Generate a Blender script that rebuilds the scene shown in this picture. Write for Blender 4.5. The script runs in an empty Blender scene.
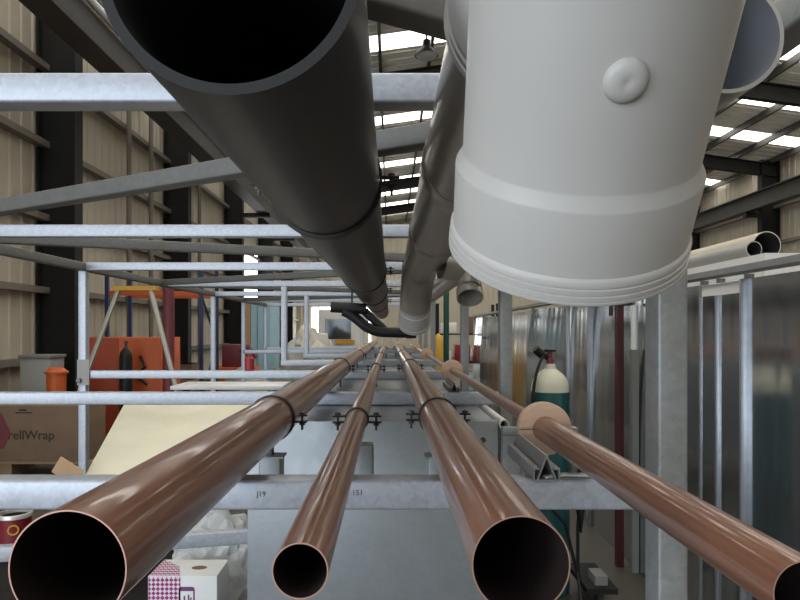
import bpy, bmesh, math, random
from mathutils import Vector, Matrix, noise
random.seed(7)
C = bpy.context.scene.collection
H = 1.55            # height of the camera above the workshop floor
F = 640.0           # focal length in pixels
PI = math.pi
def V(x, y, z): return Vector((x, y, z))
def P(px, py, Y): return V((px-390)/F*Y, Y, (331-py)/F*Y)   # photo point at a distance

# ------------------------------------------------------------------ materials
def new_mat(name):
    m = bpy.data.materials.new(name); m.use_nodes = True
    return m, m.node_tree.nodes, m.node_tree.links, m.node_tree.nodes['Principled BSDF']
def mat(name, col, rough=.5, metal=0., var=.0, scale=8., stretch=(1, 1, 1), rvar=0., bump=0., spec=.5, col2=None, detail=4.):
    m, n, l, b = new_mat(name)
    b.inputs['Base Color'].default_value = (*col, 1); b.inputs['Roughness'].default_value = rough
    b.inputs['Metallic'].default_value = metal; b.inputs['Specular IOR Level'].default_value = spec
    if var or rvar or bump or col2:
        tc = n.new('ShaderNodeTexCoord'); mp = n.new('ShaderNodeMapping'); mp.inputs['Scale'].default_value = stretch
        nz = n.new('ShaderNodeTexNoise'); nz.inputs['Scale'].default_value = scale; nz.inputs['Detail'].default_value = detail
        l.new(tc.outputs['Object'], mp.inputs['Vector']); l.new(mp.outputs['Vector'], nz.inputs['Vector'])
        if var or col2:
            r = n.new('ShaderNodeValToRGB'); r.color_ramp.elements[0].position = .3; r.color_ramp.elements[1].position = .7
            a = [max(0, c*(1-var)) for c in col]; d = [min(1, c*(1+var)) for c in col] if not col2 else col2
            r.color_ramp.elements[0].color = (*a, 1); r.color_ramp.elements[1].color = (*d, 1)
            l.new(nz.outputs['Fac'], r.inputs['Fac']); l.new(r.outputs['Color'], b.inputs['Base Color'])
        if rvar:
            k = n.new('ShaderNodeMapRange'); k.inputs['From Min'].default_value = .3; k.inputs['From Max'].default_value = .7
            k.inputs['To Min'].default_value = max(.02, rough-rvar); k.inputs['To Max'].default_value = min(1, rough+rvar)
            l.new(nz.outputs['Fac'], k.inputs['Value']); l.new(k.outputs['Result'], b.inputs['Roughness'])
        if bump:
            bp = n.new('ShaderNodeBump'); bp.inputs['Strength'].default_value = bump; bp.inputs['Distance'].default_value = .01
            l.new(nz.outputs['Fac'], bp.inputs['Height']); l.new(bp.outputs['Normal'], b.inputs['Normal'])
    return m
def galv(name, col, rough, metal, scale, var):
    m, n, l, b = new_mat(name)
    tc = n.new('ShaderNodeTexCoord'); vo = n.new('ShaderNodeTexVoronoi'); vo.inputs['Scale'].default_value = scale
    nz = n.new('ShaderNodeTexNoise'); nz.inputs['Scale'].default_value = scale*.25; nz.inputs['Detail'].default_value = 6
    l.new(tc.outputs['Object'], vo.inputs['Vector']); l.new(tc.outputs['Object'], nz.inputs['Vector'])
    mx = n.new('ShaderNodeMix'); mx.data_type = 'FLOAT'; mx.inputs['Factor'].default_value = .6
    sp = n.new('ShaderNodeSeparateColor'); l.new(vo.outputs['Color'], sp.inputs['Color'])
    l.new(sp.outputs['Red'], mx.inputs['A']); l.new(nz.outputs['Fac'], mx.inputs['B'])
    r = n.new('ShaderNodeValToRGB'); r.color_ramp.elements[0].position = .3; r.color_ramp.elements[1].position = .7
    r.color_ramp.elements[0].color = (*[c*(1-var) for c in col], 1); r.color_ramp.elements[1].color = (*[min(1, c*(1+var)) for c in col], 1)
    l.new(mx.outputs['Result'], r.inputs['Fac']); l.new(r.outputs['Color'], b.inputs['Base Color'])
    k = n.new('ShaderNodeMapRange'); k.inputs['To Min'].default_value = rough-.1; k.inputs['To Max'].default_value = rough+.1
    l.new(mx.outputs['Result'], k.inputs['Value']); l.new(k.outputs['Result'], b.inputs['Roughness'])
    b.inputs['Metallic'].default_value = metal
    return m
def emis(name, col, s):
    m, n, l, b = new_mat(name)
    b.inputs['Base Color'].default_value = (.8, .8, .8, 1); b.inputs['Emission Color'].default_value = (*col, 1); b.inputs['Emission Strength'].default_value = s
    return m
def checker_mat(name, a, b_, sc):
    m, n, l, b = new_mat(name)
    tc = n.new('ShaderNodeTexCoord'); mp = n.new('ShaderNodeMapping'); mp.inputs['Rotation'].default_value = (0, PI/4, 0); mp.inputs['Location'].default_value = (0, .0013, 0)
    ck = n.new('ShaderNodeTexChecker'); ck.inputs['Scale'].default_value = sc; ck.inputs['Color1'].default_value = (*a, 1); ck.inputs['Color2'].default_value = (*b_, 1)
    l.new(tc.outputs['Object'], mp.inputs['Vector']); l.new(mp.outputs['Vector'], ck.inputs['Vector']); l.new(ck.outputs['Color'], b.inputs['Base Color'])
    b.inputs['Roughness'].default_value = .5
    return m
M = {}
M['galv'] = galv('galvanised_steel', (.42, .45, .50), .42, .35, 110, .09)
M['galvdull'] = galv('dull_galvanised', (.28, .29, .285), .5, .35, 90, .09)  # duller, greyer tone of the galvanised steel
M['galvshade'] = galv('shaded_galvanised', (.15, .15, .143), .55, .35, 90, .09)  # darker galvanised copy: shade on the overhead members put into the colour
M['duct'] = galv('duct_sheet', (.29, .315, .33), .42, .45, 70, .035)
M['panel'] = mat('partition_sheet', (.44, .46, .48), .15, .93, .08, 3.0, (1, 1.6, .10), .04, 1.0, .5, None, 1.5)
M['panelflange'] = mat('partition_flange', (.44, .46, .49), .3, .8, .08, 20)
M['copper'] = mat('brown_copper', (.25, .112, .064), .34, .25, .18, 3, (16, .12, 16), 0, 0, .5, None, 2.)  # lengthwise highlight streaks are put into the copper colour
_b = M['copper'].node_tree.nodes['Principled BSDF']; _b.inputs['Coat Weight'].default_value = .5; _b.inputs['Coat Roughness'].default_value = .07
M['copperin'] = mat('copper_bore', (.020, .011, .010), .6, .2)  # dull bore, with the shade inside the pipes put into the colour
M['coppercut'] = mat('cut_copper_edge', (.50, .30, .23), .4, .6)
M['pvc'] = mat('pvc_light_grey', (.43, .415, .39), .42, 0, .03, 6, spec=.4)
M['pvcshade'] = mat('pvc_shaded_grey', (.25, .228, .195), .28, 0, .08, 3, (5, .12, 5))  # same PVC as the fitting, darkened in colour to stand for shade
M['pvcin'] = mat('pvc_bore_blue_grey', (.29, .31, .345), .45)
M['hdpe'] = mat('charcoal_plastic', (.018, .017, .0155), .42, 0, .15, 3, (4, .12, 4), 0, 0, .35)
M['hdpein'] = mat('charcoal_bore', (.008, .008, .009), .6)  # near-black, so the shade inside the pipe is in the colour
M['hdperim'] = mat('charcoal_cut_edge', (.013, .014, .0145), .6, spec=.3)
M['black'] = mat('black_plastic', (.008, .008, .009), .5, spec=.35)
M['rubber'] = mat('black_rubber', (.015, .014, .013), .6)
M['bolt'] = mat('dark_zinc', (.10, .10, .10), .4, .7)
M['rod'] = mat('threaded_rod', (.06, .06, .06), .45, .6)
M['wood'] = mat('pale_plywood', (.62, .42, .29), .7, 0, .10, 20, (1, 1, 6), 0, .05)
M['cream'] = mat('cream_cladding', (.50, .45, .36), .6, 0, .07, .6)
M['girt'] = mat('girt_steel', (.20, .18, .15), .6, .1)
M['roof'] = mat('roof_sheet', (.84, .82, .76), .55, 0, .08, .5)
M['dark'] = mat('dark_paint_steel', (.013, .013, .012), .65, 0, .15, 4, (1, 1, 1), 0, 0, .25)
M['crane'] = mat('crane_grey', (.045, .042, .037), .55, 0, .15, 3)
M['floor'] = mat('workshop_concrete', (.075, .065, .048), .55, 0, .25, .8, (1, 1, 1), .12)
M['sky'] = emis('skylight_sheet', (1, .96, .88), 5.0)
M['winlit'] = emis('lit_window', (.92, .97, 1), 6.0)
M['cyltop'] = mat('cylinder_cream', (.62, .60, .46), .45)
M['cylbody'] = mat('cylinder_teal', (.012, .085, .085), .4)
M['orange'] = mat('orange_paint', (.55, .11, .025), .5, 0, .1, 3)
M['orangeshade'] = mat('shaded_orange_paint', (.35, .055, .02), .5, 0, .1, 3)  # cabinet orange with the shade of its left side put into the colour
M['red'] = mat('red_paint', (.30, .02, .02), .5)
M['maroon'] = mat('maroon_paint', (.17, .035, .045), .5, 0, .1, 4)
M['deepred'] = mat('deep_red_steel', (.06, .008, .008), .45)
M['blue'] = mat('blue_rack_paint', (.02, .035, .12), .5)
M['yellow'] = mat('yellow_paint', (.60, .33, .03), .5)
M['alu'] = mat('aluminium', (.42, .40, .33), .45, .4)
M['card'] = mat('cardboard', (.19, .125, .078), .8, 0, .08, 5)
M['cardlight'] = mat('light_cardboard', (.50, .32, .18), .8, 0, .06, 8)
M['cardtape'] = mat('box_print', (.04, .03, .025), .8)
M['board'] = mat('cream_board', (.72, .68, .52), .55, 0, .10, 2.5)
M['timber'] = mat('pallet_timber', (.25, .17, .10), .8, 0, .2, 8)
M['white'] = mat('white_paint', (.78, .78, .76), .45)
M['offwhite'] = mat('offwhite_plastic', (.70, .70, .66), .4)
M['grey'] = mat('grey_paint', (.20, .20, .18), .6)
M['midgrey'] = mat('mid_grey', (.33, .33, .31), .6)
M['green'] = mat('green_paint', (.012, .075, .05), .5)
M['paleblue'] = mat('pale_blue_board', (.36, .60, .72), .5)
M['purple'] = checker_mat('purple_print', (.30, .02, .16), (.80, .68, .76), 85)
M['ink'] = mat('purple_ink', (.17, .05, .17), .6)
M['pen'] = mat('marker_ink', (.03, .03, .035), .6)
M['glass'] = mat('dark_glass', (.02, .025, .03), .08)
M['can'] = mat('tin_rim', (.70, .68, .62), .35, .4)
M['label_red'] = mat('tin_label_red', (.20, .015, .025), .45)
M['tarp'] = mat('cream_tarp', (.62, .60, .52), .7, 0, .1, 4)
mm, n_, l_, b_ = new_mat('clear_wrap')
b_.inputs['Base Color'].default_value = (.85, .86, .85, 1); b_.inputs['Roughness'].default_value = .16; b_.inputs['Transmission Weight'].default_value = .45; b_.inputs['IOR'].default_value = 1.3
M['wrap'] = mm

# ------------------------------------------------------------------ mesh helpers
def frame(d):
    d = d.normalized(); up = V(0, 0, 1) if abs(d.z) < .95 else V(1, 0, 0)
    u = d.cross(up).normalized(); v = u.cross(d).normalized()
    return d, u, v
def box(bm, x0, x1, y0, y1, z0, z1, mi=0, bev=0.):
    vs = [bm.verts.new((x, y, z)) for z in (z0, z1) for y in (y0, y1) for x in (x0, x1)]
    fs = [bm.faces.new([vs[i] for i in q]) for q in ((0, 2, 3, 1), (4, 5, 7, 6), (0, 1, 5, 4), (2, 6, 7, 3), (0, 4, 6, 2), (1, 3, 7, 5))]
    for f in fs: f.material_index = mi
    if bev:
        bmesh.ops.bevel(bm, geom=list({e for f in fs for e in f.edges}), offset=bev, segments=2, profile=.5, affect='EDGES')
def loops(bm, rings, mi=0, close=True, cap0=False, cap1=False):
    R = [[bm.verts.new(p) for p in r] for r in rings]
    for a, b in zip(R[:-1], R[1:]):
        k = len(a)
        for i in range(k if close else k-1):
            f = bm.faces.new((a[i], a[(i+1) % k], b[(i+1) % k], b[i])); f.material_index = mi
    if cap0: bm.faces.new(list(reversed(R[0]))).material_index = mi
    if cap1: bm.faces.new(R[-1]).material_index = mi
    return R
def rhs(bm, p, q, w, h=None, r=.005, mi=0):
    """a hollow-section bar from p to q with rounded corners: w across, h in the up direction"""
    h = h or w; d, u, v = frame(q-p); pr = []
    for sx, sy, a0 in ((1, 1, 0), (-1, 1, 90), (-1, -1, 180), (1, -1, 270)):
        for k in range(4):
            a = math.radians(a0+k*30); pr.append(((w/2-r)*sx+r*math.cos(a), (h/2-r)*sy+r*math.sin(a)))
    loops(bm, [[e+u*x+v*y for x, y in pr] for e in (p, q)], mi, True, True, True)
def ring(c, u, v, r, n): return [c+u*(r*math.cos(2*PI*i/n))+v*(r*math.sin(2*PI*i/n)) for i in range(n)]
def tube(bm, p, q, r, n=48, wall=None, mi=(0, 1, 2), segs=1):
    d, u, v = frame(q-p); ps = [p.lerp(q, i/segs) for i in range(segs+1)]
    if not wall:
        loops(bm, [ring(c, u, v, r, n) for c in ps], mi[0], True, True, True); return
    O = loops(bm, [ring(c, u, v, r, n) for c in ps], mi[0]); I = loops(bm, [ring(c, u, v, r-wall, n) for c in ps], mi[1])
    for k in (0, -1):
        for i in range(n):
            bm.faces.new((O[k][i], O[k][(i+1) % n], I[k][(i+1) % n], I[k][i])).material_index = mi[2]
def lathe(bm, o, axis, prof, n=64, mi=0, cap0=False, cap1=False):
    """prof: (distance along axis, radius)"""
    d, u, v = frame(axis)
    loops(bm, [ring(o+d*s, u, v, max(r, 1e-4), n) for s, r in prof], mi, True, cap0, cap1)
def sweep(bm, pts, r, n=16, mi=0, caps=True, rad=None):
    pts = [Vector(p) for p in pts]; rings = []; u = None
    for i, p in enumerate(pts):
        t = (pts[min(i+1, len(pts)-1)]-pts[max(i-1, 0)]).normalized()
        if u is None: _, u, _ = frame(t)
        u = (u-t*u.dot(t)).normalized(); v = t.cross(u)
        rr = rad[i] if rad else r
        rings.append(ring(p, u, v, rr, n))
    loops(bm, rings, mi, True, caps, caps)
def arc(p0, p1, p2, n=10): return [p0*(1-t)**2+p1*2*t*(1-t)+p2*t*t for t in [i/n for i in range(n+1)]]
def hexnut(bm, c, r, h, mi=0): lathe(bm, c, V(0, 0, 1), [(0, r), (h, r)], 6, mi, True, True)
def extrude_poly(bm, prof, y0, y1, mi=0):
    """closed outline in x,z extruded along y"""
    loops(bm, [[V(x, y, z) for x, z in prof] for y in (y0, y1)], mi, True, True, True)

# ------------------------------------------------------------------ objects
def link(name, bm, mats, smooth=True):
    bmesh.ops.recalc_face_normals(bm, faces=bm.faces[:])
    me = bpy.data.meshes.new(name); bm.to_mesh(me); bm.free()
    for m in (mats if isinstance(mats, (list, tuple)) else [mats]): me.materials.append(M[m])
    if smooth:
        me.shade_smooth(); me.set_sharp_from_angle(angle=math.radians(38))
    o = bpy.data.objects.new(name, me); C.objects.link(o)
    return o
def bounds(os):
    lo = V(1e9, 1e9, 1e9); hi = -lo
    for o in os:
        for v in o.data.vertices:
            for i in range(3): lo[i] = min(lo[i], v.co[i]); hi[i] = max(hi[i], v.co[i])
    return lo, hi
def BM(fn, *a, **k):
    bm = bmesh.new(); fn(bm, *a, **k); return bm
def tag(o, label=None, cat=None, group=None, kind=None):
    for k, v in (('label', label), ('category', cat), ('group', group), ('kind', kind)):
        if v: o[k] = v
    return o
class Thing:
    """an Empty at the base of the thing that parents its parts"""
    def __init__(s, name, label, cat, group=None, kind=None):
        s.root = bpy.data.objects.new(name, None); C.objects.link(s.root); tag(s.root, label, cat, group, kind); s.items = []
    def part(s, name, bm, mats, parent=None, label=None, smooth=True):
        o = link(name, bm, mats, smooth); s.items.append((o, parent)); tag(o, label); return o
    def done(s):
        lo, hi = bounds([o for o, _ in s.items]); base = V((lo.x+hi.x)/2, (lo.y+hi.y)/2, lo.z)
        s.root.location = base+V(0, 0, H); s.root.empty_display_size = .1
        for o, par in s.items:
            o.data.transform(Matrix.Translation(-base)); o.parent = par or s.root
        return s.root
def solo(name, bm, mats, label=None, cat=None, group=None, kind=None, smooth=True, origin=None):
    o = link(name, bm, mats, smooth); lo, hi = bounds([o]); base = origin or V((lo.x+hi.x)/2, (lo.y+hi.y)/2, lo.z)
    o.data.transform(Matrix.Translation(-base)); o.location = base+V(0, 0, H)
    return tag(o, label, cat, group, kind)
def struct(name, bm, mats, smooth=False): return solo(name, bm, mats, kind='structure', smooth=smooth)
def dup(root, off, label=None):
    r = root.copy(); C.objects.link(r); r.location = root.location+off
    if label: r['label'] = label
    for ch in list(root.children):
        c = ch.copy(); C.objects.link(c); c.parent = r
        for g in ch.children:
            d = g.copy(); C.objects.link(d); d.parent = c
    return r
def text_bm(s, size, depth=.0006, bold=0.):
    cu = bpy.data.curves.new('text', 'FONT'); cu.body = s; cu.size = size; cu.extrude = depth; cu.offset = bold
    o = bpy.data.objects.new('text', cu); C.objects.link(o); bpy.context.view_layer.update()
    me = bpy.data.meshes.new_from_object(o.evaluated_get(bpy.context.evaluated_depsgraph_get()))
    bm = bmesh.new(); bm.from_mesh(me); bpy.data.objects.remove(o); bpy.data.curves.remove(cu); bpy.data.meshes.remove(me)
    return bm
def text_on_front(s, size, at, depth=.0006, bold=0., tilt=0.):
    bm = text_bm(s, size, depth, bold)     # stands in the x,z plane facing the camera side
    bm.transform(Matrix.Translation(at) @ Matrix.Rotation(PI/2, 4, 'X') @ Matrix.Rotation(tilt, 4, 'Z'))
    return bm

# ================================================================== BUILDING
XL, XR, YF, YB = -5.55, 13.0, -7.0, 38.0
ZF, EAVE, RIDGE, XM = -1.55, 5.75, 7.05, 3.72
bm = bmesh.new(); box(bm, XL-.3, XR+.3, YF-.3, YB+.3, ZF-.2, ZF); struct('floor', bm, 'floor')
def cladding(axis, c, a0, a1, z0, z1, out, holes=()):
    """ribbed sheet standing along one axis at coordinate c; ribs on the inner side"""
    bm = bmesh.new(); pts = []; a = a0; per = .30
    while a < a1:
        pts += [(a, 0), (min(a+.20, a1), 0), (min(a+.225, a1), .018), (min(a+.275, a1), .018)]; a += per
    pts.append((a1, 0))
    def pt(a, d, z): return V(c+out*d, a, z) if axis == 'y' else V(a, c+out*d, z)
    lo = [bm.verts.new(pt(a, d, z0)) for a, d in pts]; hi = [bm.verts.new(pt(a, d, z1)) for a, d in pts]
    for i in range(len(pts)-1): bm.faces.new((lo[i], lo[i+1], hi[i+1], hi[i]))
    e = [pt(a0, -.06, z0), pt(a1, -.06, z0), pt(a1, -.06, z1), pt(a0, -.06, z1)]
    bm.faces.new([bm.verts.new(p) for p in e])
    return bm
SY0, SY1, SZ1 = -5.2, -1.4, 3.0  # opening in the left wall, added to light the pipes sideways
def add(bm, b2):
    me = bpy.data.meshes.new('t'); b2.to_mesh(me); b2.free(); bm.from_mesh(me); bpy.data.meshes.remove(me)
bm = cladding('y', XL, SY1, YB, ZF, EAVE, 1); add(bm, cladding('y', XL, YF, SY0, ZF, EAVE, 1)); add(bm, cladding('y', XL, SY0, SY1, SZ1, EAVE, 1))
struct('wall_left', bm, 'cream')
bm = bmesh.new(); box(bm, XL-.1, XL+.12, SY0-.1, SY0, ZF, SZ1); box(bm, XL-.1, XL+.12, SY1, SY1+.1, ZF, SZ1); box(bm, XL-.1, XL+.12, SY0-.1, SY1+.1, SZ1, SZ1+.2); struct('added_side_door', bm, 'dark')  # frame of the added, unseen side opening
struct('wall_right', cladding('y', XR, YF, YB, ZF, EAVE, -1), 'cream')
bm = cladding('x', YB, XL, XR, ZF, RIDGE, -1); struct('wall_back', bm, 'cream')
# front wall behind the camera: a wide roller-door opening on the left lets the daylight in
DX0, DX1, DZ1 = -5.3, -1.6, 3.2
bm = cladding('x', YF, DX1, XR, ZF, RIDGE, 1)
b2 = cladding('x', YF, XL, DX1, DZ1, RIDGE, 1); me = bpy.data.meshes.new('t'); b2.to_mesh(me); b2.free(); bm.from_mesh(me); bpy.data.meshes.remove(me)
struct('wall_front', bm, 'cream')
bm = bmesh.new(); box(bm, DX0-.1, DX0, YF-.1, YF+.12, ZF, DZ1); box(bm, DX1, DX1+.1, YF-.1, YF+.12, ZF, DZ1); box(bm, DX0-.1, DX1+.1, YF-.1, YF+.12, DZ1, DZ1+.25)
struct('door_1', bm, 'dark')
# roof: two slopes, sheets between translucent strips
def roofz(x): return EAVE+(RIDGE-EAVE)*(1-abs(x-XM)/(XR-XM))
SKY = [1.2+2.65*i for i in range(-2, 14)]; SW = .40
bm = bmesh.new(); edges = [YF-.3]+[e for s in SKY for e in (s-SW, s+SW)]+[YB+.3]
def slope(bm, y0, y1, th=.05, lift=0.):
    for xa, xb in ((XL-.3, XM), (XM, XR+.3)):
        za, zb = roofz(xa)+lift, roofz(xb)+lift
        p = [V(xa, y0, za), V(xb, y0, zb), V(xb, y1, zb), V(xa, y1, za)]
        loops(bm, [p, [q+V(0, 0, th) for q in p]], 0, True, True, True)
for i in range(0, len(edges), 2): slope(bm, edges[i], edges[i+1])
# ribs of the roof sheet
for i in range(0, len(edges), 2):
    y = edges[i]+.15
    while y < edges[i+1]-.1:
        for xa, xb in ((XL, XM), (XM, XR)):
            p = [V(xa, y, roofz(xa)), V(xb, y, roofz(xb)), V(xb, y+.05, roofz(xb)), V(xa, y+.05, roofz(xa))]
            loops(bm, [p, [q-V(0, 0, .025) for q in p]], 0, True, False, True)
        y += .38
struct('ceiling', bm, 'roof')
for i, s in enumerate(SKY):
    struct('window_%d' % (i+1), BM(slope, s-SW, s+SW, .02, .015), 'sky')
for k in range(16):
    x = XL+.6+k*1.18
    if x < XR-.2: struct('trim_purlin', BM(box, x-.035, x+.035, YF, YB, roofz(x)-.20, roofz(x)-.012), 'crane')
BAY = [4.6, 10.1, 15.7, 21.4, 26.9, 32.4]
def ibeam(bm, p, q, w, h, t=.03):
    d, u, v = frame(q-p)
    o = [(-w/2, -h/2), (w/2, -h/2), (w/2, -h/2+t), (t/2, -h/2+t), (t/2, h/2-t), (w/2, h/2-t), (w/2, h/2), (-w/2, h/2), (-w/2, h/2-t), (-t/2, h/2-t), (-t/2, -h/2+t), (-w/2, -h/2+t)]
    loops(bm, [[e+u*a+v*b for a, b in o] for e in (p, q)], 0, True, True, True)
def column(bm, xc, y, w, zt):     # universal column: web faces the camera
    t = .03; o = [(-w/2, -.13), (-w/2+t, -.13), (-w/2+t, -.012), (w/2-t, -.012), (w/2-t, -.13), (w/2, -.13), (w/2, .13), (w/2-t, .13), (w/2-t, .012), (-w/2+t, .012), (-w/2+t, .13), (-w/2, .13)]
    loops(bm, [[V(xc+a, y+b, z) for a, b in o] for z in (ZF, zt)], 0, True, True, True)
for y in BAY:
    struct('column_left', BM(column, XL+.34, y, .60, EAVE-.05), 'dark'); struct('column_right', BM(column, XR-.34, y, .60, EAVE-.05), 'dark')
    b = bmesh.new()
    ibeam(b, V(XL+.1, y, roofz(XL+.1)-.42), V(XM, y, RIDGE-.42), .2, .42); ibeam(b, V(XM, y, RIDGE-.42), V(XR-.1, y, roofz(XR-.1)-.42), .2, .42)
    struct('rafter_beam', b, 'dark')
for z in (-.46, .64, 1.78, 2.93, 4.14):
    struct('trim_girt_left', BM(box, XL+.035, XL+.19, YF+.2 if z > 3.3 else SY1+.15, YB-.1, z-.05, z+.05), 'girt')
    struct('trim_girt_right', BM(box, XR-.19, XR-.035, YF+.2, YB-.1, z-.05, z+.05), 'girt')
b = bmesh.new(); ibeam(b, V(-4.22, YF+.2, 4.30), V(-4.22, YB-.3, 4.30), .34, .62); box(b, -4.42, -4.02, YF+.3, YB-.3, 3.93, 3.98); struct('crane_beam_left', b, 'crane')
b = bmesh.new(); ibeam(b, V(12.0, YF+.2, 4.25), V(12.0, YB-.3, 4.25), .34, .55); struct('crane_beam_right', b, 'crane')
for y in BAY:
    struct('trim_corbel', BM(box, -4.92, -4.0, y-.1, y+.1, 3.80, 3.925), 'dark')
    struct('trim_corbel', BM(box, 11.85, 12.4, y-.1, y+.1, 3.80, 3.96), 'dark')
for k, (dx, dz, r) in enumerate(((-3.92, 4.34, .05), (-3.72, 4.26, .04), (-3.74, 4.02, .022))):
    b = bmesh.new(); tube(b, V(dx, 2.5, dz), V(dx, YB-1, dz), r, 10)
    struct('trim_conduit', b, 'white' if k != 2 else 'girt', True)
for y, k in ((13.0, 0), (17.8, 1), (14.2, 2)):
    struct('trim_downpipe', BM(tube, V(XL+.25, y, ZF), V(XL+.25, y, EAVE-.1), .05, 12), 'girt', True)
struct('window_30', BM(box, XL+.05, XL+.09, 24.3, 26.3, 1.2, 3.1), 'winlit')
b = bmesh.new(); struct('window_31', BM(box, -4.6, -1.2, YB-.12, YB-.05, -1.2, 1.4), 'winlit'); b.free()

# ================================================================== RACK FRAME
XA, XB = -1.94, .472
ROWS = [1.07, 2.6, 4.03, 5.51, 7.0, 8.45, 9.95]
S = .05
t = Thing('pipe_rack_frame', 'galvanised box-section rack frame carrying the copper pipes below and drain pipes above', 'rack')
for i, y in enumerate(ROWS):
    lb = t.part('lower_beam', BM(rhs, V(XA if i not in (3, 4) else -.94, y+S/2, -.275), V(XB-.0295, y+S/2, -.275), S), 'galv')
    if i == 0: front_beam = lb
    t.part('upper_beam', BM(rhs, V(XA+.025, y+S/2, .408), V(XB-.0295, y+S/2, .408), S), 'galv')
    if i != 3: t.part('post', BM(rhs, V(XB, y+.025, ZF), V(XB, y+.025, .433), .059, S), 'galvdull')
    if i in (2, 4, 5, 6): t.part('post', BM(rhs, V(XA, y+.025, ZF), V(XA, y+.025, .378), S), 'galv')
for y in (5.51, 7.0): t.part('hanger_post', BM(rhs, V(-.915, y+.025, -.25), V(-.915, y+.025, .383), S), 'galv')
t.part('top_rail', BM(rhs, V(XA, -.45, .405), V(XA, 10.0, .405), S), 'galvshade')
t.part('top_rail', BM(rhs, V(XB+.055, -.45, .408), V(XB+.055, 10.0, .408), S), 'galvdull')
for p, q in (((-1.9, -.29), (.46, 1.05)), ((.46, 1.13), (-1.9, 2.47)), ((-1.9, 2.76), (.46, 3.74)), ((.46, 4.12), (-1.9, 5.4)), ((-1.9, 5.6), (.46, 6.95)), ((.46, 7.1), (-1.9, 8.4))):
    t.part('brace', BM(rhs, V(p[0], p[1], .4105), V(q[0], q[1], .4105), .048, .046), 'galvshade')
for z, y, x1 in ((-.365, 1.48, XB-.03), (-.76, 3.03, XB-.03), (-1.13, 2.6, XB-.03), (-1.13, 5.5, XB-.03)):
    if z == -.76: x1 = -.6
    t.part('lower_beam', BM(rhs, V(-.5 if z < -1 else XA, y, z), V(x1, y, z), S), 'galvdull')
t.part('brace', BM(rhs, V(XA, 2.02, -.752), V(-.49, 2.36, -.752), .045, .05), 'galv')
t.part('strut', BM(box, .262, .437, 1.485, 1.51, -.243, -.2245, 0, .002), 'galvdull'); t.part('riser', BM(box, .262, .302, 1.487, 1.508, -.342, -.243, 0, .002), 'galvdull')
t.part('gusset_plate', BM(box, XA-.025, XA+.05, 4.018, 4.026, -.34, -.18), 'midgrey')
gb = bmesh.new()
lathe(gb, V(XA-.01, 4.02, -.31), V(0, -1, 0), [(0, .015), (.02, .015)], 6, 0, True, True); t.part('bolt', gb, 'bolt')
for s, px, yy in (('J19', 256.5, 496.5), ('151', 352, 495)):
    p = P(px, yy, 1.0695)
    t.part('pen_mark', text_on_front(s, .0125, p, .0003), 'pen', front_beam)
t.done()

# ================================================================== COPPER PIPES
ZC = -.199
def pipe(name, x, z, r, y0, y1, wall, mats, label, cat='pipe', group=None):
    b = bmesh.new(); tube(b, V(x, y0, z), V(x, y1, z), r, 96, wall); return solo(name, b, mats, label, cat, group)
X4 = .327
CU = ['copper', 'copperin', 'coppercut']
pipe('copper_pipe', -.2706, -.2000, .0498, .537, 11.5, .0013, CU, 'wide brown copper pipe with its open end low at the far left of the rack', group='copper pipes on the lower beams')
pipe('copper_pipe', -.0755, -.2014, .0239, .537, 11.5, .0013, CU, 'narrow brown copper pipe held by clamps between the two wide copper pipes', group='copper pipes on the lower beams')
pipe('copper_pipe', .1100, -.1963, .0415, .537, 11.5, .0013, CU, 'wide brown copper pipe just to the right of the narrow clamped one', group='copper pipes on the lower beams')
pipe('copper_pipe', X4, -.2065, .0262, .503, 1.358, .0013, CU, 'slim brown copper pipe running from the lower right corner into the nearest timber disc', group='copper pipes on the lower beams')
pipe('copper_pipe', X4, -.2065, .0165, 1.360, 11.5, .0012, CU, 'thin brown copper pipe threaded through the far timber discs beyond the nearest one', group='copper pipes on the lower beams')

def clamp(x, y, z, r, label, group, down=None, up=None, bl=.03, bt=.0035, bw=.018):
    t = Thing('pipe_clamp', label, 'clamp', group)
    b = bmesh.new(); lathe(b, V(x, y-bw/2, z), V(0, 1, 0), [(0, r+.0004), (0, r+bt), (bw, r+bt), (bw, r+.0004)], 64)
    t.part('band', b, 'rubber')
    for s in (-1, 1):
        xa, xb = x+s*(r+.002), x+s*(r+.002+bl)
        for zo in (.0055, -.0085):
            t.part('ear', BM(box, min(xa, xb), max(xa, xb), y-.011, y+.011, z+zo, z+zo+.003, 0, .0008), 'black')
        xc = (xa+xb)/2+s*.003
        b = bmesh.new(); tube(b, V(xc, y, z-.026), V(xc, y, z+.016), .0028, 10); hexnut(b, V(xc, y, z+.0085), .0075, .006); hexnut(b, V(xc, y, z-.0145), .0075, .006)
        t.part('bolt', b, 'bolt')
    if down: t.part('rod', BM(tube, V(x, y, down), V(x, y, z-r-.002), .0055, 12), 'rod')
    if up: t.part('rod', BM(tube, V(x, y, z+r+.002), V(x, y, up), .0055, 12), 'rod')
    return t.done()
ROWN = ['nearest row', 'second row', 'third row', 'farthest row']
RY = [1.464, 3.49, 5.30, 7.6]
for x, ZC, r, nm in ((-.2706, -.2000, .0498, 'leftmost wide copper pipe'), (-.0755, -.2014, .0239, 'narrow copper pipe'), (.1100, -.1963, .0415, 'wide copper pipe right of the narrow one')):
    for k, y in enumerate(RY):
        lab = 'black pipe clamp on the %s, %s' % (nm, ROWN[k])
        if k == 0: clamp(x, y, ZC, r, lab, 'clamps on the copper pipes', down=-.283)
        elif k == 1: c1 = clamp(x, y, ZC, r, lab, 'clamps on the copper pipes', down=-.3045)
        else: dup(c1, V(0, y-RY[1], 0), lab)
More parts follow.
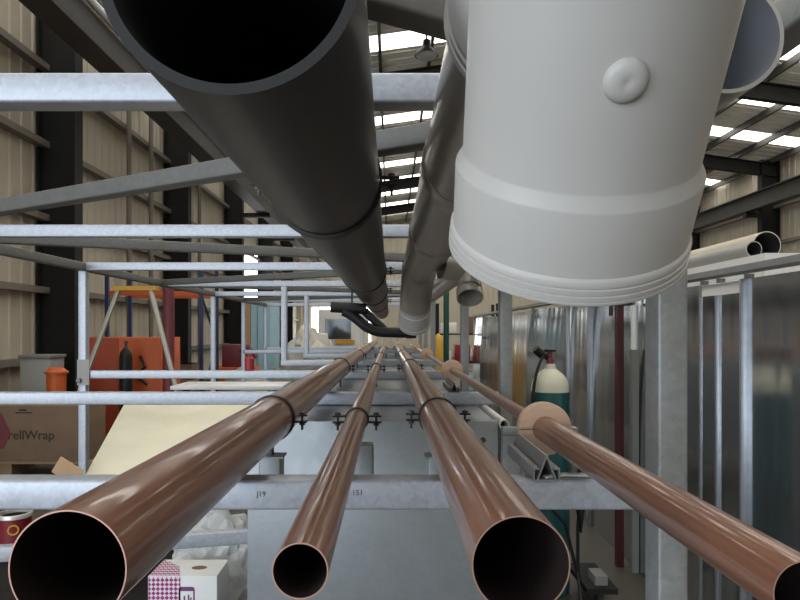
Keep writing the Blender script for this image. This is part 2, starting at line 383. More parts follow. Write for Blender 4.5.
for x, nm in ((-.2706, 'wide left copper pipe'), (-.0625, 'narrow copper pipe'), (.1100, 'right-hand wide copper pipe')):
    w = .027 if x != -.0625 else .02
    t = Thing('support_stub', 'short galvanised stub post under the nearest clamp of the %s' % nm, 'support', 'stub posts under the nearest clamps')
    t.part('stub', BM(rhs, V(x, 1.464, -.339), V(x, 1.464, -.287 if x != -.0625 else -.262), w*2, .05), 'duct')
    zt = -.287 if x != -.0625 else -.262
    t.part('cap', BM(box, x-w-.003, x+w+.003, 1.464-.028, 1.464+.028, zt, zt+.004), 'galvdull')
    t.done()

# timber discs
DN = ['nearest and largest-looking', 'second nearest', 'third nearest', 'smallest-looking, farthest']
def disc_bm(r, th, y, x, z, hole, slit=.0012):
    b = bmesh.new(); n = 72; rings = []
    for yy, rr in ((y, hole), (y, r-.002), (y+.002, r), (y+th-.002, r), (y+th, r-.002), (y+th, hole), (y, hole)):
        ps = []
        for i in range(n+1):
            e = math.asin(slit/rr); a = PI+e+(2*PI-2*e)*i/n
            ps.append(V(x+rr*math.cos(a), yy, z+rr*math.sin(a)))
        rings.append(ps)
    R = loops(b, rings, 0, False)
    for k in (0, -1): b.faces.new([R[j][k] for j in range(6)])
    return b
d0 = None
for k, y in enumerate((1.345, 3.35, 5.65, 8.0)):
    lab = '%s round pale timber disc around the slim copper pipe' % DN[k]
    if k == 0: d0 = solo('timber_disc', disc_bm(.0555, .03, y, X4, -.2065, .0266), 'wood', lab, 'disc', 'timber discs on the slim pipe')
    elif k == 1: d1 = solo('timber_disc', disc_bm(.0555, .03, y, X4, -.2065, .0168), 'wood', lab, 'disc', 'timber discs on the slim pipe')
    else: dup(d1, V(0, y-3.35, 0), lab)
# strut with a ridge, under the discs
def strut(y0, y1):
    x, z0 = .2610, -.2497; b = bmesh.new(); tk = .0022
    outer = [(-.022, .0), (.022, .0), (.022, .021), (.012, .021), (.012, .021-tk), (.022-tk, .021-tk), (.022-tk, tk), (-.022+tk, tk), (-.022+tk, .021-tk), (-.012, .021-tk), (-.012, .021), (-.022, .021)]
    extrude_poly(b, [(x+a, z0+c) for a, c in outer], y0, y1)
    rg = [(-.0165, tk), (-.0165+.0026, tk), (0, .0375), (.0165-.0026, tk), (.0165, tk), (.0016, .0425), (-.0016, .0425)]
    extrude_poly(b, [(x+a, z0+c) for a, c in rg], y0, y1)
    return b
for k, (y0, y1) in enumerate(((1.065, 1.30), (2.6, 2.9))):
    solo('ridged_strut', strut(y0, y1), 'galvdull', 'short grey channel with an upright ridge on the %s lower beam' % ('front' if k == 0 else 'second'), 'channel', 'ridged channels on the beams')
b = bmesh.new(); sweep(b, [V(.26, 1.083, -.2465), V(.30, 1.09, -.2465), V(.35, 1.087, -.2465), V(.372, 1.083, -.2465)], .0032, 10)
for q in b.verts: q.co.y = 1.085+(q.co.y-1.085)*3
solo('packing_strip', b, 'offwhite', 'flat white strip on the front beam right of the ridged channel', 'strip')

# ================================================================== OVERHEAD PIPES
HP = ['hdpe', 'hdpein', 'hdperim']
GX, GZ, GR = -.1215, .2800, .1015
b = bmesh.new(); tube(b, V(GX, .484, GZ), V(GX, 9.5, GZ), GR, 128, .0085); solo('drain_pipe', b, HP, 'huge charcoal plastic pipe with a black open end at the top left', 'pipe')
for k, (y, nm) in enumerate(((1.2, 'nearest'), (2.94, 'second'), (4.36, 'third'), (5.9, 'fourth'))):
    lab = 'black clamp around the huge charcoal pipe, %s from the camera' % nm
    if k == 0: cg = clamp(GX, y, GZ, GR, lab, 'clamps on the charcoal pipe', bl=.036, bt=.006, bw=.026)
    else: dup(cg, V(0, y-1.2, 0), lab)
# grey PVC run with its branch junction
BX, BZ, BR = .140, .3015, .080
A0 = V(.1311, .44, .1365); AD = V(.0433, 1, -1.4044).normalized()
t = Thing('branch_junction', 'large pale grey plastic branch fitting whose ribbed socket hangs nearest the camera', 'pipe fitting')
b = bmesh.new()
lathe(b, A0, AD, [(-.27, .08), (-.12, .08), (-.02, .08), (.011, .08), (.013, .0802), (.0205, .0846), (.0225, .0850), (.060, .0850), (.0665, .0852), (.0675, .0862), (.0690, .0872), (.0725, .0872), (.0730, .0866), (.0738, .0866), (.0743, .0876), (.0775, .0876), (.0780, .0868), (.0788, .0868), (.0793, .0879), (.0822, .0879), (.0826, .0872), (.0830, .0872), (.0834, .088), (.0850, .0880), (.0860, .0872), (.0860, .0810), (.03, .0805), (.018, .0745), (-.10, .0745), (-.27, .0745)], 128)
t.part('branch_socket', b, 'pvc')
b = bmesh.new()
lathe(b, V(BX, .0, BZ), V(0, 1, 0), [(-.05, .087), (.0, .087), (.02, .080), (.50, .080), (.515, .0855), (.575, .0855), (.58, .0875), (.588, .0875), (.590, .0862), (.593, .0862), (.595, .0878), (.603, .0878), (.605, .0864), (.608, .0864), (.610, .088), (.620, .088), (.622, .081), (.58, .0806), (.575, .075), (.0, .075), (-.05, .075)], 128)
t.part('main_socket', b, 'pvc')
# sprue disc: where the ray through photo point (626,81) meets the branch
ray = V(236/F, 1, 250/F).normalized()
w0 = -A0; a = ray-AD*ray.dot(AD); c_ = w0-AD*w0.dot(AD)
qa, qb, qc = a.dot(a), 2*a.dot(c_), c_.dot(c_)-.08**2
hit = ray*((-qb-math.sqrt(qb*qb-4*qa*qc))/(2*qa)); nrm = (hit-A0)-AD*(hit-A0).dot(AD); nrm.normalize()
b = bmesh.new(); lathe(b, hit-nrm*.003, nrm, [(0, .0122), (.0035, .0120), (.0055, .0108), (.0068, .0085), (.0074, .0055), (.0075, .0030), (.0071, .0018), (.0070, .0004)], 40, 0, True, True)
t.part('moulded_button', b, 'pvc'); t.done()
t = Thing('drain_run', 'long grey plastic drain pipe beneath the top beams, running behind the pale fitting', 'pipe')
t.part('pipe', BM(tube, V(BX, .585, BZ), V(BX, 3.05, BZ), BR, 96, .004, (0, 0, 0)), 'pvcshade')
for y in (1.125, 1.9):
    b = bmesh.new(); lathe(b, V(BX, y, BZ), V(0, 1, 0), [(0, BR), (0, BR+.002), (.004, BR+.0035), (.09, BR+.0035), (.095, BR+.002), (.095, BR)], 96); t.part('coupling', b, 'pvcshade')
pts = arc(V(BX, 2.95, BZ), V(BX, 3.28, BZ-.02), V(BX-.005, 3.42, BZ-.17), 14)
b = bmesh.new(); sweep(b, pts, BR+.003, 64, 0, False); t.part('bend', b, 'pvcshade')
d = (pts[-1]-pts[-2]).normalized()
b = bmesh.new(); lathe(b, pts[-1]-d*.01, d, [(0, .083), (.03, .083), (.034, .0865), (.12, .087), (.122, .090), (.135, .090), (.137, .086), (.145, .086), (.147, .080), (.03, .078)], 64)
t.part('socket', b, 'pvc')
# small elbow branching off to the right
b = bmesh.new(); o = P(470, 297, 2.4); bk = V(BX+.055, 2.42, BZ-.06)
pts = [bk, bk+V(.06, .02, -.01)]+arc(bk+V(.06, .02, -.01), V(o.x+.01, 2.47, o.z+.10), V(o.x, 2.41, o.z+.03), 8)[1:]
sweep(b, pts, .045, 40, 0, False); t.part('branch_bend', b, 'pvcshade')
dd = V(0, -.62, -.78).normalized()
b = bmesh.new(); lathe(b, o-dd*.045, dd, [(0, .045), (.01, .049), (.045, .0505), (.05, .0505), (.05, .046), (.0, .042)], 48); t.part('branch_socket', b, 'pvcshade')
t.done()
b = bmesh.new(); tube(b, V(.3667, .696, .3205), V(.3667, 6.5, .3205), .0620, 96, .0045); solo('waste_pipe', b, ['pvcshade', 'pvcin', 'pvc'], 'grey plastic pipe with a blue-grey open end behind the pale fitting', 'pipe')
# black trap assembly below the charcoal pipe
t = Thing('black_waste_branch', 'black bent waste pipe assembly hanging under the charcoal pipe', 'pipe fitting')
p0, p1, p2, p3, p4 = P(331, 307, 4), P(366, 309, 4), P(350, 313, 4), P(372, 332, 4), P(416, 333, 4)
t.part('upper_pipe', BM(sweep, [p0, p0.lerp(p1, .5), p1], .034, 20), 'black')
t.part('lower_pipe', BM(sweep, arc(P(343, 311, 4), p2, p2.lerp(p3, .5), 6)+arc(p2.lerp(p3, .6), p3, p3.lerp(p4, .3), 8)+[p4], .032, 20), 'black')
t.part('end_cap', BM(sweep, [p4-V(.06, 0, 0), p4], .034, 20), 'black')
t.part('brace', BM(sweep, [P(364, 311, 4.03), P(386, 331, 4.03)], .026, 16), 'black')
t.part('hanger', BM(tube, P(352, 309, 4.0), V(P(352, 309, 4.0).x, 4.0, .40), .006, 10), 'rod')
t.done()

# ================================================================== DUCT BELOW THE PIPES
DXa, DXb, DZ = -.484, .366, -.305
t = Thing('sheet_metal_duct', 'big plain galvanised duct lying under the copper pipes behind the front beam', 'duct')
t.part('body', BM(box, DXa+.012, DXb-.012, 2.2, 8.3, -1.10, DZ), 'duct', smooth=False)
b = bmesh.new(); box(b, DXa, DXb, 2.17, 2.2, -1.10, DZ, 0, .004); t.part('front_flange', b, 'duct')
b = bmesh.new(); lathe(b, V(.315, 2.1705, -.37), V(0, -1, 0), [(0, .010), (.001, .010)], 20, 0, True, True); t.part('bolt_hole', b, 'pen')
for y in (3.3, 4.75, 6.2): t.part('seam', BM(box, DXa+.006, DXb-.006, y, y+.03, -1.1, DZ+.0005), 'galvdull')
t.done()
b = bmesh.new(); tube(b, V(.385, 2.15, -.315), V(.385, 2.95, -.318), .0165, 24, .002, (0, 0, 0)); solo('white_conduit', b, 'white', 'short white plastic tube lying along the right edge of the duct', 'tube')

# ================================================================== RIGHT: SHEET METAL PARTITION
PX = 1.6
def yat(px, X=PX): return X*F/(px-390)
cuts = [810, 744, 716, 700, 648, 590, 567, 532, 499, 483, 474]
PN = ['nearest, widest dark', 'second nearest, narrow', 'third nearest, very narrow', 'fourth', 'fifth', 'sixth', 'seventh', 'eighth', 'ninth', 'tenth and farthest']
rot = [0, 4, -5, 0, 0, 5, -12, 0, -8, -3]
for i in range(len(cuts)-1):
    y0, y1 = yat(cuts[i]), yat(cuts[i+1]); y0 = max(y0, 2.2)
    t = Thing('partition_panel', '%s upright galvanised panel of the partition along the right side' % PN[i], 'panel', 'galvanised partition panels')
    zt = .175 if i in (1, 2) else .235
    bm = bmesh.new(); NZ = 14; prof_ = []
    kb = (0, 0, 0, 0, .035, .02, .07, .05, .07, .03)[i]
    zs = [ZF+(zt-ZF)*j/NZ for j in range(NZ+1)]
    fr = [(PX+kb*max(0, z+.9)**2*.7, z) for z in zs]
    loops(bm, [[V(x, y, z) for x, z in fr]+[V(x+.012, y, z) for x, z in reversed(fr)] for y in (y0+.005, y1-.005)], 0, True, True, True)
    for q in bm.verts: q.co.x += math.sin(math.radians(rot[i]))*(q.co.y-(y0+y1)/2)*.5
    t.part('sheet', bm, 'panel')
    fw = .032*y1/3
    t.part('flange', BM(box, PX-.026 if i in (0, 4) else PX-.010, PX+.02, y1-.012-fw*.3, y1-.006, ZF, zt, 0, .002), 'panelflange')
    t.done()
t = Thing('partition_rail', 'long grey steel rail along the top of the galvanised partition', 'rail')
t.part('rail', BM(box, PX-.04, PX+.06, 2.2, 12.2, .266, .294), 'galvdull', smooth=False)
for i in range(0, len(cuts)-1):
    y1 = yat(cuts[i+1]); t.part('bracket', BM(box, PX, PX+.03, y1-.03, y1-.0, .236, .256), 'galvdull')
t.done()
t = Thing('red_steel_post', 'thin dark red steel post standing against the partition behind the rack', 'post')
t.part('post', BM(box, 1.49, 1.535, 4.20, 4.245, ZF, .19), 'deepred'); b = bmesh.new(); box(b, 1.44, 1.595, 4.195, 4.205, .165, .185); box(b, 1.44, 1.46, 4.19, 4.21, .10, .185); t.part('top_hook', b, 'pen'); t.done()
t = Thing('grey_steel_post', 'dark grey steel post with a pale sleeve beside the thin dark red post', 'post')
t.part('post', BM(box, 1.553, 1.60-.005, 4.10, 4.15, ZF, -.12), 'grey'); t.part('sleeve', BM(tube, V(1.575, 4.125, -.12), V(1.575, 4.125, .165), .022, 20), 'offwhite', label='pale round sleeve'); t.done()

# gas cylinder
CX, CY, CR = .955, 3.82, .113
t = Thing('gas_cylinder', 'teal gas cylinder with a cream shoulder standing behind the nearest timber disc', 'gas cylinder')
t.part('body', BM(lathe, V(CX, CY, ZF), V(0, 0, 1), [(0, CR-.01), (.01, CR), (1.19, CR)], 48, 0, True), 'cylbody')
z0 = ZF+1.19
t.part('shoulder', BM(lathe, V(CX, CY, z0), V(0, 0, 1), [(0, CR), (.04, CR*.97), (.075, CR*.86), (.10, CR*.70), (.12, CR*.48), (.135, .035), (.16, .03), (.165, .03)], 48, 0, False, True), 'cyltop', label='cream shoulder')
v = t.part('valve', BM(lathe, V(CX, CY, z0+.165), V(0, 0, 1), [(0, .022), (.03, .022), (.035, .016), (.07, .016)], 20, 0, True, True), 'maroon')
t.part('handwheel', BM(lathe, V(CX, CY, z0+.235), V(0, 0, 1), [(0, .03), (.004, .036), (.014, .036), (.018, .03)], 24, 0, True, True), 'black', v)
b = bmesh.new(); sweep(b, [V(CX-.015, CY, z0+.20), V(CX-.06, CY-.02, z0+.225)], .016, 12); sweep(b, [V(CX-.05, CY-.02, z0+.215), V(CX-.095, CY-.03, z0+.255)], .025, 16); t.part('regulator', b, 'black')
b = bmesh.new(); sweep(b, arc(V(CX-.05, CY-.04, z0+.21), V(CX-.13, CY-.09, z0+.10), V(CX-.125, CY-.11, z0-.12), 10)+[V(CX-.125, CY-.11, z0-.55), V(CX+.05, CY-.16, z0-.75), V(CX+.12, CY-.14, ZF+.16)], .009, 10); t.part('hose', b, 'black'); t.done()
t = Thing('cylinder_trolley', 'small grey steel trolley at the foot of the teal gas cylinder', 'trolley')
t.part('plate', BM(box, CX+.13, CX+.30, CY-.3, CY+.1, ZF+.10, ZF+.13), 'dark'); t.part('block', BM(box, CX+.19, CX+.26, CY-.25, CY-.12, ZF+.13, ZF+.18), 'grey')
for yy in (CY-.22, CY+.02): t.part('wheel', BM(lathe, V(CX+.20, yy, ZF+.05), V(1, 0, 0), [(0, .05), (.03, .05)], 20, 0, True, True), 'rubber')
t.done()
b = bmesh.new(); sweep(b, [V(1.05, 3.55, -.75), V(1.04, 3.55, -1.0), V(1.06, 3.56, -1.12), V(1.075, 3.55, -.95), V(1.06, 3.55, -.80), V(1.045, 3.56, -1.1), V(1.05, 3.58, -1.35), V(1.03, 3.42, -1.5), V(.98, 3.30, ZF+.012)], .010, 8)
solo('black_cable', b, 'black', 'black looped cable hanging down beside the teal gas cylinder', 'cable')

# site cabin with tubes on its roof, beyond the partition
t = Thing('site_cabin', 'white cabin beyond the partition with pale tubes lying on its roof', 'cabin')
t.part('wall', BM(box, 4.85, 7.8, 8.25, 15.0, ZF, .69), 'white', smooth=False); t.part('fascia', BM(box, 4.8, 7.85, 8.2, 15.05, .69, 1.0), 'white', smooth=False)
t.part('door', BM(box, 4.83, 4.85, 10.2, 11.1, ZF, .45), 'grey'); t.done()
for k, (x, r, nm, y0) in enumerate(((4.95, .11, 'nearer pale tube lying at the edge of the white cabin roof', 8.7), (5.30, .20, 'thicker cream tube lying further back on the white cabin roof', 9.0))):
    b = bmesh.new(); tube(b, V(x, y0, 1.002+r), V(x, 14.6, 1.002+r), r, 40, .012, (0, 1, 0)); solo('roof_tube', b, ['midgrey' if k == 0 else 'cream', 'pen'], nm, 'tube', 'tubes on the cabin roof')

# ================================================================== LEFT: THINGS UNDER AND BEHIND THE RACK
def rot_y(bm, ang, c): bmesh.ops.rotate(bm, verts=bm.verts[:], cent=c, matrix=Matrix.Rotation(ang, 3, 'Y'))
# cream board leaning back
bl, tl = V(-1.455, 3.035, -.698), V(-1.615, 3.93, -.415); wdt = .93; b = bmesh.new()
xd = V(1, .02, 0).normalized(); nb = xd.cross(tl-bl).normalized()*.035; 
q = [bl, bl+xd*(wdt-.05), tl+xd*(wdt+.03), tl]
loops(b, [[p for p in q], [p-nb if nb.z > 0 else p+nb for p in q]], 0, True, True, True)
bmesh.ops.bevel(b, geom=b.edges[:], offset=.004, segments=2, profile=.5, affect='EDGES')
solo('insulation_board', b, 'board', 'large cream board leaning back between two lower beams left of the duct', 'board')
b = bmesh.new(); box(b, -.065, .065, -.003, .003, -.042, .042); bmesh.ops.rotate(b, verts=b.verts[:], cent=V(0, 0, 0), matrix=Matrix.Rotation(.55, 3, 'Y')); bmesh.ops.translate(b, verts=b.verts[:], vec=V(-1.525, 3.03, -.664))
solo('cardboard_offcut', b, 'cardlight', 'small tilted cardboard offcut at the foot of the leaning cream board', 'cardboard')
# low table that carries the white box, tin and wrap
t = Thing('low_table', 'low timber table under the rack holding the white printed box', 'table')
t.part('top', BM(box, -2.6, -.52, 2.3, 4.0, -1.23, -1.20), 'dark')
for x in (-2.5, -.6):
    for y in (2.4, 3.9): t.part('leg', BM(box, x-.03, x+.03, y-.03, y+.03, ZF, -1.23), 'timber')
t.done()
t = Thing('product_box', 'white cardboard box with purple triangle print below the leftmost copper pipe', 'box')
bx0, bx1, by0, by1, bz1 = -.908, -.649, 2.40, 2.575, -.919
body = t.part('carton', BM(box, bx0, bx1, by0, by1, -1.2, bz1, 0, .002), 'white')
t.part('purple_print', BM(box, bx0+.002, bx0+.122, by0-.0008, by0, -1.2, bz1-.003), 'purple', body, 'purple patterned front print')
pb = bmesh.new(); pp = [V(bx0+.002, by0+.002, bz1), V(bx0+.122, by0+.002, bz1), V(bx0+.085, by0+.10, bz1), V(bx0+.002, by1-.004, bz1)]
loops(pb, [pp, [p+V(0, 0, .0006) for p in pp]], 0, True, True, True); t.part('purple_print', pb, 'purple', body)
lb = bmesh.new(); cx, cz = -.762, bz1-.092; s = .034
def rrect(w, h, r): 
    return [(sx*(w-r)+r*math.cos(math.radians(a0+k*30)), sy*(h-r)+r*math.sin(math.radians(a0+k*30))) for sx, sy, a0 in ((1, 1, 0), (-1, 1, 90), (-1, -1, 180), (1, -1, 270)) for k in range(4)]
o_, i_ = rrect(.030, .052, .010), rrect(.024, .046, .006)
loops(lb, [[V(cx+a, by0-.0008, cz+c) for a, c in o_], [V(cx+a, by0-.0008, cz+c) for a, c in i_]])
box(lb, cx-.024, cx+.024, by0-.0008, by0, cz+.036, cz+.046)
box(lb, cx-.012, cx-.006, by0-.0008, by0, cz-.01, cz+.018); box(lb, cx+.004, cx+.010, by0-.0008, by0, cz-.01, cz+.022); box(lb, cx+.013, cx+.018, by0-.0008, by0, cz-.01, cz+.012)
t.part('logo', lb, 'ink', body, 'purple outlined logo')
pb = bmesh.new(); lathe(pb, V(-.74, by0+.085, bz1), V(0, 0, 1), [(0, .02), (.0005, .02)], 24, 0, True, True); 
for q in pb.verts: q.co.x = -.74+(q.co.x+.74)*1.5
t.part('top_sticker', pb, 'card', body); t.done()
t = Thing('paint_tin', 'small red tin with a pale rim below the front beam at the left edge', 'tin')
tx, ty, tz, tr = -2.04, 3.48, -.985, .088
body = t.part('body', BM(lathe, V(tx, ty, -1.2), V(0, 0, 1), [(0, tr-.006), (tz+1.2-.02, tr-.006)], 40, 0, True), 'label_red')
t.part('rim', BM(lathe, V(tx, ty, tz-.022), V(0, 0, 1), [(0, tr-.006), (0, tr), (.018, tr), (.022, tr-.003), (.022, tr-.012), (.0, tr-.012)], 40), 'can', label='pale metal rim')
t.part('inside', BM(lathe, V(tx, ty, tz-.05), V(0, 0, 1), [(0, .002), (0, tr-.013), (.03, tr-.013)], 40), 'pen')
t.part('logo', BM(lathe, V(tx+.035, ty-.0742, tz-.075), V(.4, -1, 0), [(-.006, .028), (.004, .028), (.004, .021), (-.006, .02)], 24), 'yellow', body, 'round pale emblem'); t.done()
def crumple(c, s, seed, amp, sub=4):
    b = bmesh.new(); bmesh.ops.create_icosphere(b, subdivisions=sub, radius=1)
    for v in b.verts:
        n = v.co.normalized(); q = noise.fractal(n*2.4+V(seed, 0, 0), 1., 2., 4)+.5*abs(noise.noise(n*7+V(seed, 2, 1)))
        r = 1+amp*q; v.co = V(c.x+n.x*s.x*r, c.y+n.y*s.y*r, max(c.z-s.z*.7, c.z+n.z*s.z*r))
    b.normal_update(); return b
b = crumple(V(-.75, 2.77, -1.02), V(.19, .12, .23), 3, .3)
solo('plastic_wrap', b, 'wrap', 'crumpled heap of clear plastic wrap behind the white printed box', 'wrap', smooth=False)
t = Thing('white_topped_table', 'white-topped table standing behind the leaning cream board', 'table')
t.part('top', BM(box, -1.72, -.84, 5.0, 5.45, -.46, -.43, 0, .004), 'white')
for x in (-1.66, -.90):
    for y in (5.06, 5.39): t.part('leg', BM(box, x-.02, x+.02, y-.02, y+.02, ZF, -.46), 'grey')
t.done()
# big carton on a pallet
t = Thing('shipping_carton', 'big brown carton printed in black on a pallet behind the left post', 'box')
body = t.part('carton', BM(box, -5.0, -3.22, 6.8, 7.25, -1.385, -.745, 0, .006), 'card')
t.part('lid_edge', BM(box, -5.005, -3.215, 6.795, 7.255, -.795, -.742, 0, .004), 'cardlight', body)
tb = text_on_front('rellWrap', .135, V(-4.06, 6.798, -1.15), .001, .0018); t.part('lettering', tb, 'cardtape', body)
b = bmesh.new(); box(b, -3.98, -3.80, 6.797, 6.80, -.875, -.862); box(b, -3.94, -3.86, 6.797, 6.80, -.85, -.83); t.part('print', b, 'cardtape', body)
b = bmesh.new(); loops(b, [[V(x, y, z) for x, z in ((-4.55, -1.25), (-4.10, -1.25), (-4.03, -1.08), (-4.13, -.87), (-4.55, -.87))] for y in (6.796, 6.80)], 0, True, True, True); t.part('print', b, 'maroon', body, 'dark red printed patch'); t.done()
t = Thing('timber_pallet', 'low timber pallet beneath the big brown printed carton', 'pallet')
for k in range(3): t.part('block_rail', BM(box, -5.02+k*.86, -4.88+k*.86, 6.8, 7.3, ZF, -1.41), 'timber')
t.part('deck', BM(box, -5.05, -3.1, 6.78, 7.32, -1.41, -1.385), 'timber'); t.done()
# orange cabinet, cylinder, bin
t = Thing('orange_cabinet', 'wide orange steel cabinet behind the left post of the rack', 'cabinet')
body = t.part('body', BM(box, -4.30, -3.21, 9.0, 9.8, ZF, -.09, 0, .01), 'orange')
t.part('door', BM(box, -4.29, -3.82, 8.985, 9.0, ZF+.08, -.10), 'orangeshade', body, 'left door, its orange darkened as shade'); dd_ = t.part('door', BM(box, -3.81, -3.22, 8.985, 9.0, ZF+.08, -.10), 'orange', body)
b = bmesh.new(); sweep(b, [V(-3.5, 8.97, -.35), V(-3.42, 8.93, -.5), V(-3.55, 8.93, -.62), V(-3.40, 8.95, -.75)], .02, 8); t.part('cable_loop', b, 'black', body); t.done()
t = Thing('black_gas_cylinder', 'black gas cylinder standing in front of the orange cabinet', 'gas cylinder')
t.part('body', BM(lathe, V(-3.55, 8.6, ZF), V(0, 0, 1), [(0, .085), (1.20, .085), (1.27, .07), (1.31, .035), (1.33, .022)], 32, 0, True, True), 'black'); t.part('valve', BM(lathe, V(-3.55, 8.6, ZF+1.33), V(0, 0, 1), [(0, .018), (.06, .018), (.06, .028), (.085, .028)], 16, 0, True, True), 'bolt'); t.done()
t = Thing('orange_bin', 'narrow orange bin with a flanged lid beside the dark steel column', 'bin')
t.part('body', BM(lathe, V(-4.17, 8.0, ZF), V(0, 0, 1), [(0, .10), (1.02, .115)], 28, 0, True, True), 'orange'); t.part('lid', BM(lathe, V(-4.17, 8.0, ZF+1.02), V(0, 0, 1), [(0, .14), (.025, .14), (.05, .10), (.075, .085)], 28, 0, True, True), 'orange'); t.done()
t = Thing('grey_bin', 'grey lidded cabinet between the cream wall and the narrow orange bin', 'cabinet')
t.part('body', BM(box, -5.09, -4.68, 8.8, 9.2, ZF, -.38, 0, .01), 'midgrey'); t.part('lid', BM(box, -5.11, -4.66, 8.78, 9.22, -.38, -.33, 0, .01), 'grey'); t.done()
t = Thing('trestle', 'tall aluminium A-frame trestle with a yellow top straddling the orange cabinet', 'trestle')
def px(a, y, Y): return P(a, y, Y)
for a, c in (((119, 288), (55, 457)), ((150, 287), (194, 457))):
    p, q = P(*a, 7.85), P(*c, 7.85); q.z = ZF+.01; t.part('leg', BM(rhs, q, p, .045, .05), 'alu')
a_, c_ = P(114, 289, 7.85), P(156, 289, 7.85); t.part('top_bar', BM(box, a_.x, c_.x, 7.80, 7.95, a_.z-.02, a_.z+.035), 'yellow', label='yellow top bar'); t.done()
b = bmesh.new(); tube(b, V(-2.94, 8.5, ZF), V(-2.94, 8.5, .60), .075, 28); box(b, -3.08, -2.80, 8.36, 8.64, ZF, ZF+.02); solo('maroon_post', b, 'maroon', 'round maroon steel post to the right of the orange cabinet', 'post')
t = Thing('pallet_rack', 'blue and orange pallet racking along the left wall behind the trestle', 'rack')
for x in (-4.95, -3.30):
    for y in (11.2, 12.2): t.part('upright', BM(box, x-.03, x+.03, y-.03, y+.03, ZF, 1.2), 'blue')
for z in (.66, -.95):
    for y in (11.15, 12.15): t.part('beam', BM(box, -4.90, -3.35, y-.0, y+.05, z-.04, z+.04), 'orange')
for y in (11.2,): 
    t.part('brace', BM(sweep, [V(-3.30, 11.24, -1.2), V(-3.30, 12.16, -.2)], .02, 8), 'blue'); t.part('brace', BM(sweep, [V(-3.30, 12.16, -.2), V(-3.30, 11.24, .6)], .02, 8), 'blue')
t.part('deck', BM(box, -4.9, -3.35, 11.2, 12.15, -.89, -.87), 'timber'); t.done()
for k, (x0, x1, h, m_, nm) in enumerate(((-4.75, -4.2, .35, 'red', 'red crate on the lower deck of the pallet racking'), (-4.05, -3.5, .28, 'card', 'brown carton on the lower deck of the pallet racking'))):
    b = bmesh.new(); box(b, x0, x1, 11.3, 11.9, -.869, -.869+h, 0, .01); box(b, x0-.01, x1+.01, 11.29, 11.91, -.869+h-.04, -.869+h); solo('storage_crate', b, m_, nm, 'crate')
# machinery in the middle distance, left
t = Thing('red_machine', 'dark red workshop machine beyond the left posts of the rack', 'machine')
t.part('base', BM(box, -3.75, -2.85, 13.2, 14.0, ZF, -.75, 0, .02), 'orange'); t.part('head', BM(box, -3.5, -3.0, 13.3, 13.8, -.75, -.28, 0, .03), 'maroon')
b = bmesh.new(); sweep(b, [V(-3.1, 13.3, -.4), V(-2.9, 13.2, -.35), V(-2.75, 13.2, -.55)], .05, 12); t.part('arm', b, 'maroon'); t.done()
solo('grey_sack', crumple(V(-2.75, 12.2, -1.21), V(.42, .35, .50), 9, .22, 3), 'midgrey', 'lumpy grey sack standing in front of the dark red machine', 'sack')
t = Thing('blue_board_stack', 'tall pale blue boards standing upright in the middle distance', 'boards')
for k in range(3): t.part('board', BM(box, -3.30+k*.16, -3.16+k*.16, 15.2-k*.02, 16.4, ZF, .80-k*.04), 'paleblue')
t.part('edge_strip', BM(box, -3.50, -3.31, 15.2, 16.0, ZF, .80), 'cardlight', label='cream edge board'); t.done()
solo('tarp_bundle', crumple(V(-1.95, 15.6, -.89), V(.55, .5, .95), 21, .25, 4), 'tarp', 'cream tarpaulin bundle between two thin rack posts in the middle distance', 'tarpaulin')
solo('dark_rubble_sack', crumple(V(-1.55, 12.5, -1.17), V(.75, .4, .55), 33, .3, 4), 'grey', 'dark heap of covered materials below the cream tarpaulin bundle', 'heap')
# white truck beyond
t = Thing('white_truck', 'white truck with a dark cab window far behind the black waste pipe', 'truck')
b = bmesh.new(); prof = [(-2.35, -.55), (-2.12, .52), (-.95, .52), (-.95, -.95), (-2.35, -.95)]
extrude_poly(b, prof, 20.0, 22.2); body = t.part('cab', b, 'white')
t.part('windscreen', BM(box, -2.02, -1.22, 19.97, 20.0, -.25, .38), 'glass', body); t.part('bumper', BM(box, -2.4, -.9, 19.9, 20.05, -1.05, -.80), 'card'); t.part('light_bar', BM(box, -1.7, -1.1, 19.94, 19.99, -.40, -.28), 'yellow', body)
for x in (-2.3, -1.2): t.part('wheel', BM(lathe, V(x, 20.5, ZF+.36), V(1, 0, 0), [(0, .36), (.22, .36)], 28, 0, True, True), 'rubber')
t.part('chassis', BM(box, -2.3, -1.0, 20.1, 24.5, -1.15, -.96), 'dark'); t.part('cargo_box', BM(box, -2.5, -.85, 22.4, 25.5, -.95, .75), 'white'); t.done()
b = bmesh.new(); lathe(b, V(-.89, 4.055, -.249), V(0, 0, 1), [(0, .03), (.075, .03), (.082, .018), (.10, .014)], 20, 0, True, True); solo('spray_can', b, 'red', 'small red spray can standing on a lower beam left of the wide copper pipes', 'can')
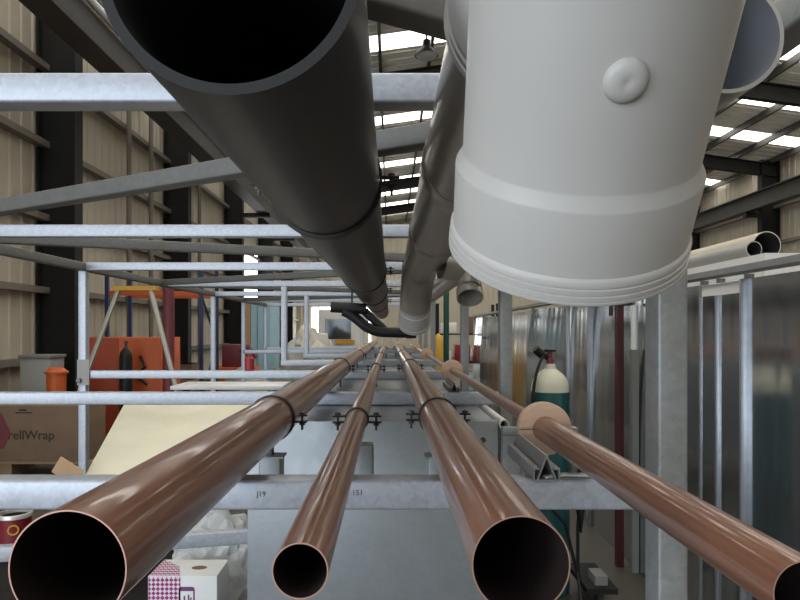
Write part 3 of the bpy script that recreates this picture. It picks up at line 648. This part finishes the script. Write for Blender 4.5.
# right middle distance
b = bmesh.new(); tube(b, V(.80, 9.1, ZF), V(.80, 9.1, 1.4), .04, 20); box(b, .70, .90, 9.0, 9.2, ZF, ZF+.02); solo('green_post', b, 'green', 'thin green steel post beyond the rack between two grey posts', 'post')
t = Thing('storage_shelving', 'storage shelving with white boxes beyond the end of the partition', 'shelving')
for x in (.95, 2.15):
    for y in (12.8, 13.4): t.part('upright', BM(box, x-.03, x+.03, y-.03, y+.03, ZF, .55), 'dark')
for z in (-1.2, -.62, -.05): t.part('shelf', BM(box, .93, 2.17, 12.78, 13.42, z-.03, z), 'dark')
t.done()
k = 0
for z, xs in ((-.62, (.99, 1.32, 1.68)), (-.05, (1.05, 1.50, 1.85)), (-1.2, (1.0, 1.5))):
    for i, x in enumerate(xs):
        w = .24+.05*(k % 2); h = .22+.06*((k*2) % 3); mt = ['white', 'red', 'offwhite', 'white', 'card', 'white', 'white', 'paleblue'][k]
        lv = {-.62: 'middle', -.05: 'top', -1.2: 'bottom'}[z]; nmz = ['first', 'second', 'third'][i]
        solo('storage_box', BM(box, x, x+w, 12.85, 13.3, z+.001, z+.001+h, 0, .006), mt, '%s box, %s from the left, on the %s shelf beyond the partition' % ({'white': 'white', 'red': 'red', 'offwhite': 'off-white', 'card': 'brown', 'paleblue': 'pale blue'}[mt], nmz, lv), 'box', 'boxes on the storage shelving'); k += 1
solo('yellow_sack', crumple(V(.88, 11.6, -.96), V(.20, .18, .85), 41, .14, 3), 'yellow', 'yellow sack standing beside the thin green post', 'sack')
# high-bay lamp
t = Thing('high_bay_lamp', 'dark bell-shaped high-bay lamp hanging below the roof', 'lamp')
lx, ly, lz = .80, 14.0, 6.02
t.part('shade', BM(lathe, V(lx, ly, lz), V(0, 0, 1), [(0, .26), (.02, .25), (.14, .15), (.20, .09), (.34, .08)], 32, 0, False, True), 'dark'); t.part('lens', BM(lathe, V(lx, ly, lz+.01), V(0, 0, -1), [(0, .24), (.03, .22), (.09, .12)], 32, 0, True, True), 'midgrey')
t.part('stem', BM(tube, V(lx, ly, lz+.33), V(lx, ly, roofz(lx)-.03), .02, 10), 'dark'); t.done()

# ================================================================== LIGHT, WORLD, CAMERA
w = bpy.data.worlds.new('World'); bpy.context.scene.world = w; w.use_nodes = True
bg = w.node_tree.nodes['Background']; bg.inputs['Color'].default_value = (.75, .87, 1, 1); bg.inputs['Strength'].default_value = 1.0
ld = bpy.data.lights.new('door_daylight', 'AREA'); ld.shape = 'RECTANGLE'; ld.size = DX1-DX0-.1; ld.size_y = DZ1-ZF-.1; ld.energy = 310; ld.color = (.80, .89, 1)
lo = bpy.data.objects.new('door_daylight', ld); C.objects.link(lo); lo.location = ((DX0+DX1)/2, YF+.15, (DZ1+ZF)/2+H); lo.rotation_euler = (PI/2, 0, 0)
ls = bpy.data.lights.new('added_side_fill', 'AREA'); ls.shape = 'RECTANGLE'; ls.size = SZ1-ZF-.1; ls.size_y = SY1-SY0-.1; ls.energy = 330; ls.color = (.84, .91, 1)  # added lamp in the side opening, brightens the pipes from the left
lo2 = bpy.data.objects.new('added_side_fill', ls); C.objects.link(lo2); lo2.location = (XL+.14, (SY0+SY1)/2, (SZ1+ZF)/2+H); lo2.rotation_euler = (0, -PI/2, 0)
cd = bpy.data.cameras.new('camera'); co = bpy.data.objects.new('camera', cd); C.objects.link(co)
co.location = (0, 0, H); co.rotation_euler = (PI/2, 0, 0)
cd.sensor_width = 36; cd.lens = 36*F/800; cd.shift_x = 10/800; cd.shift_y = 31/800; cd.clip_start = .02; cd.clip_end = 200
sc = bpy.context.scene; sc.camera = co
sc.view_settings.view_transform = 'Standard'; sc.view_settings.look = 'None'; sc.view_settings.exposure = 0.0; sc.view_settings.gamma = 1; sc.view_settings.use_curve_mapping = False
sc.cycles.use_denoising = True; sc.cycles.max_bounces = 8; sc.cycles.diffuse_bounces = 4; sc.cycles.sample_clamp_indirect = 6
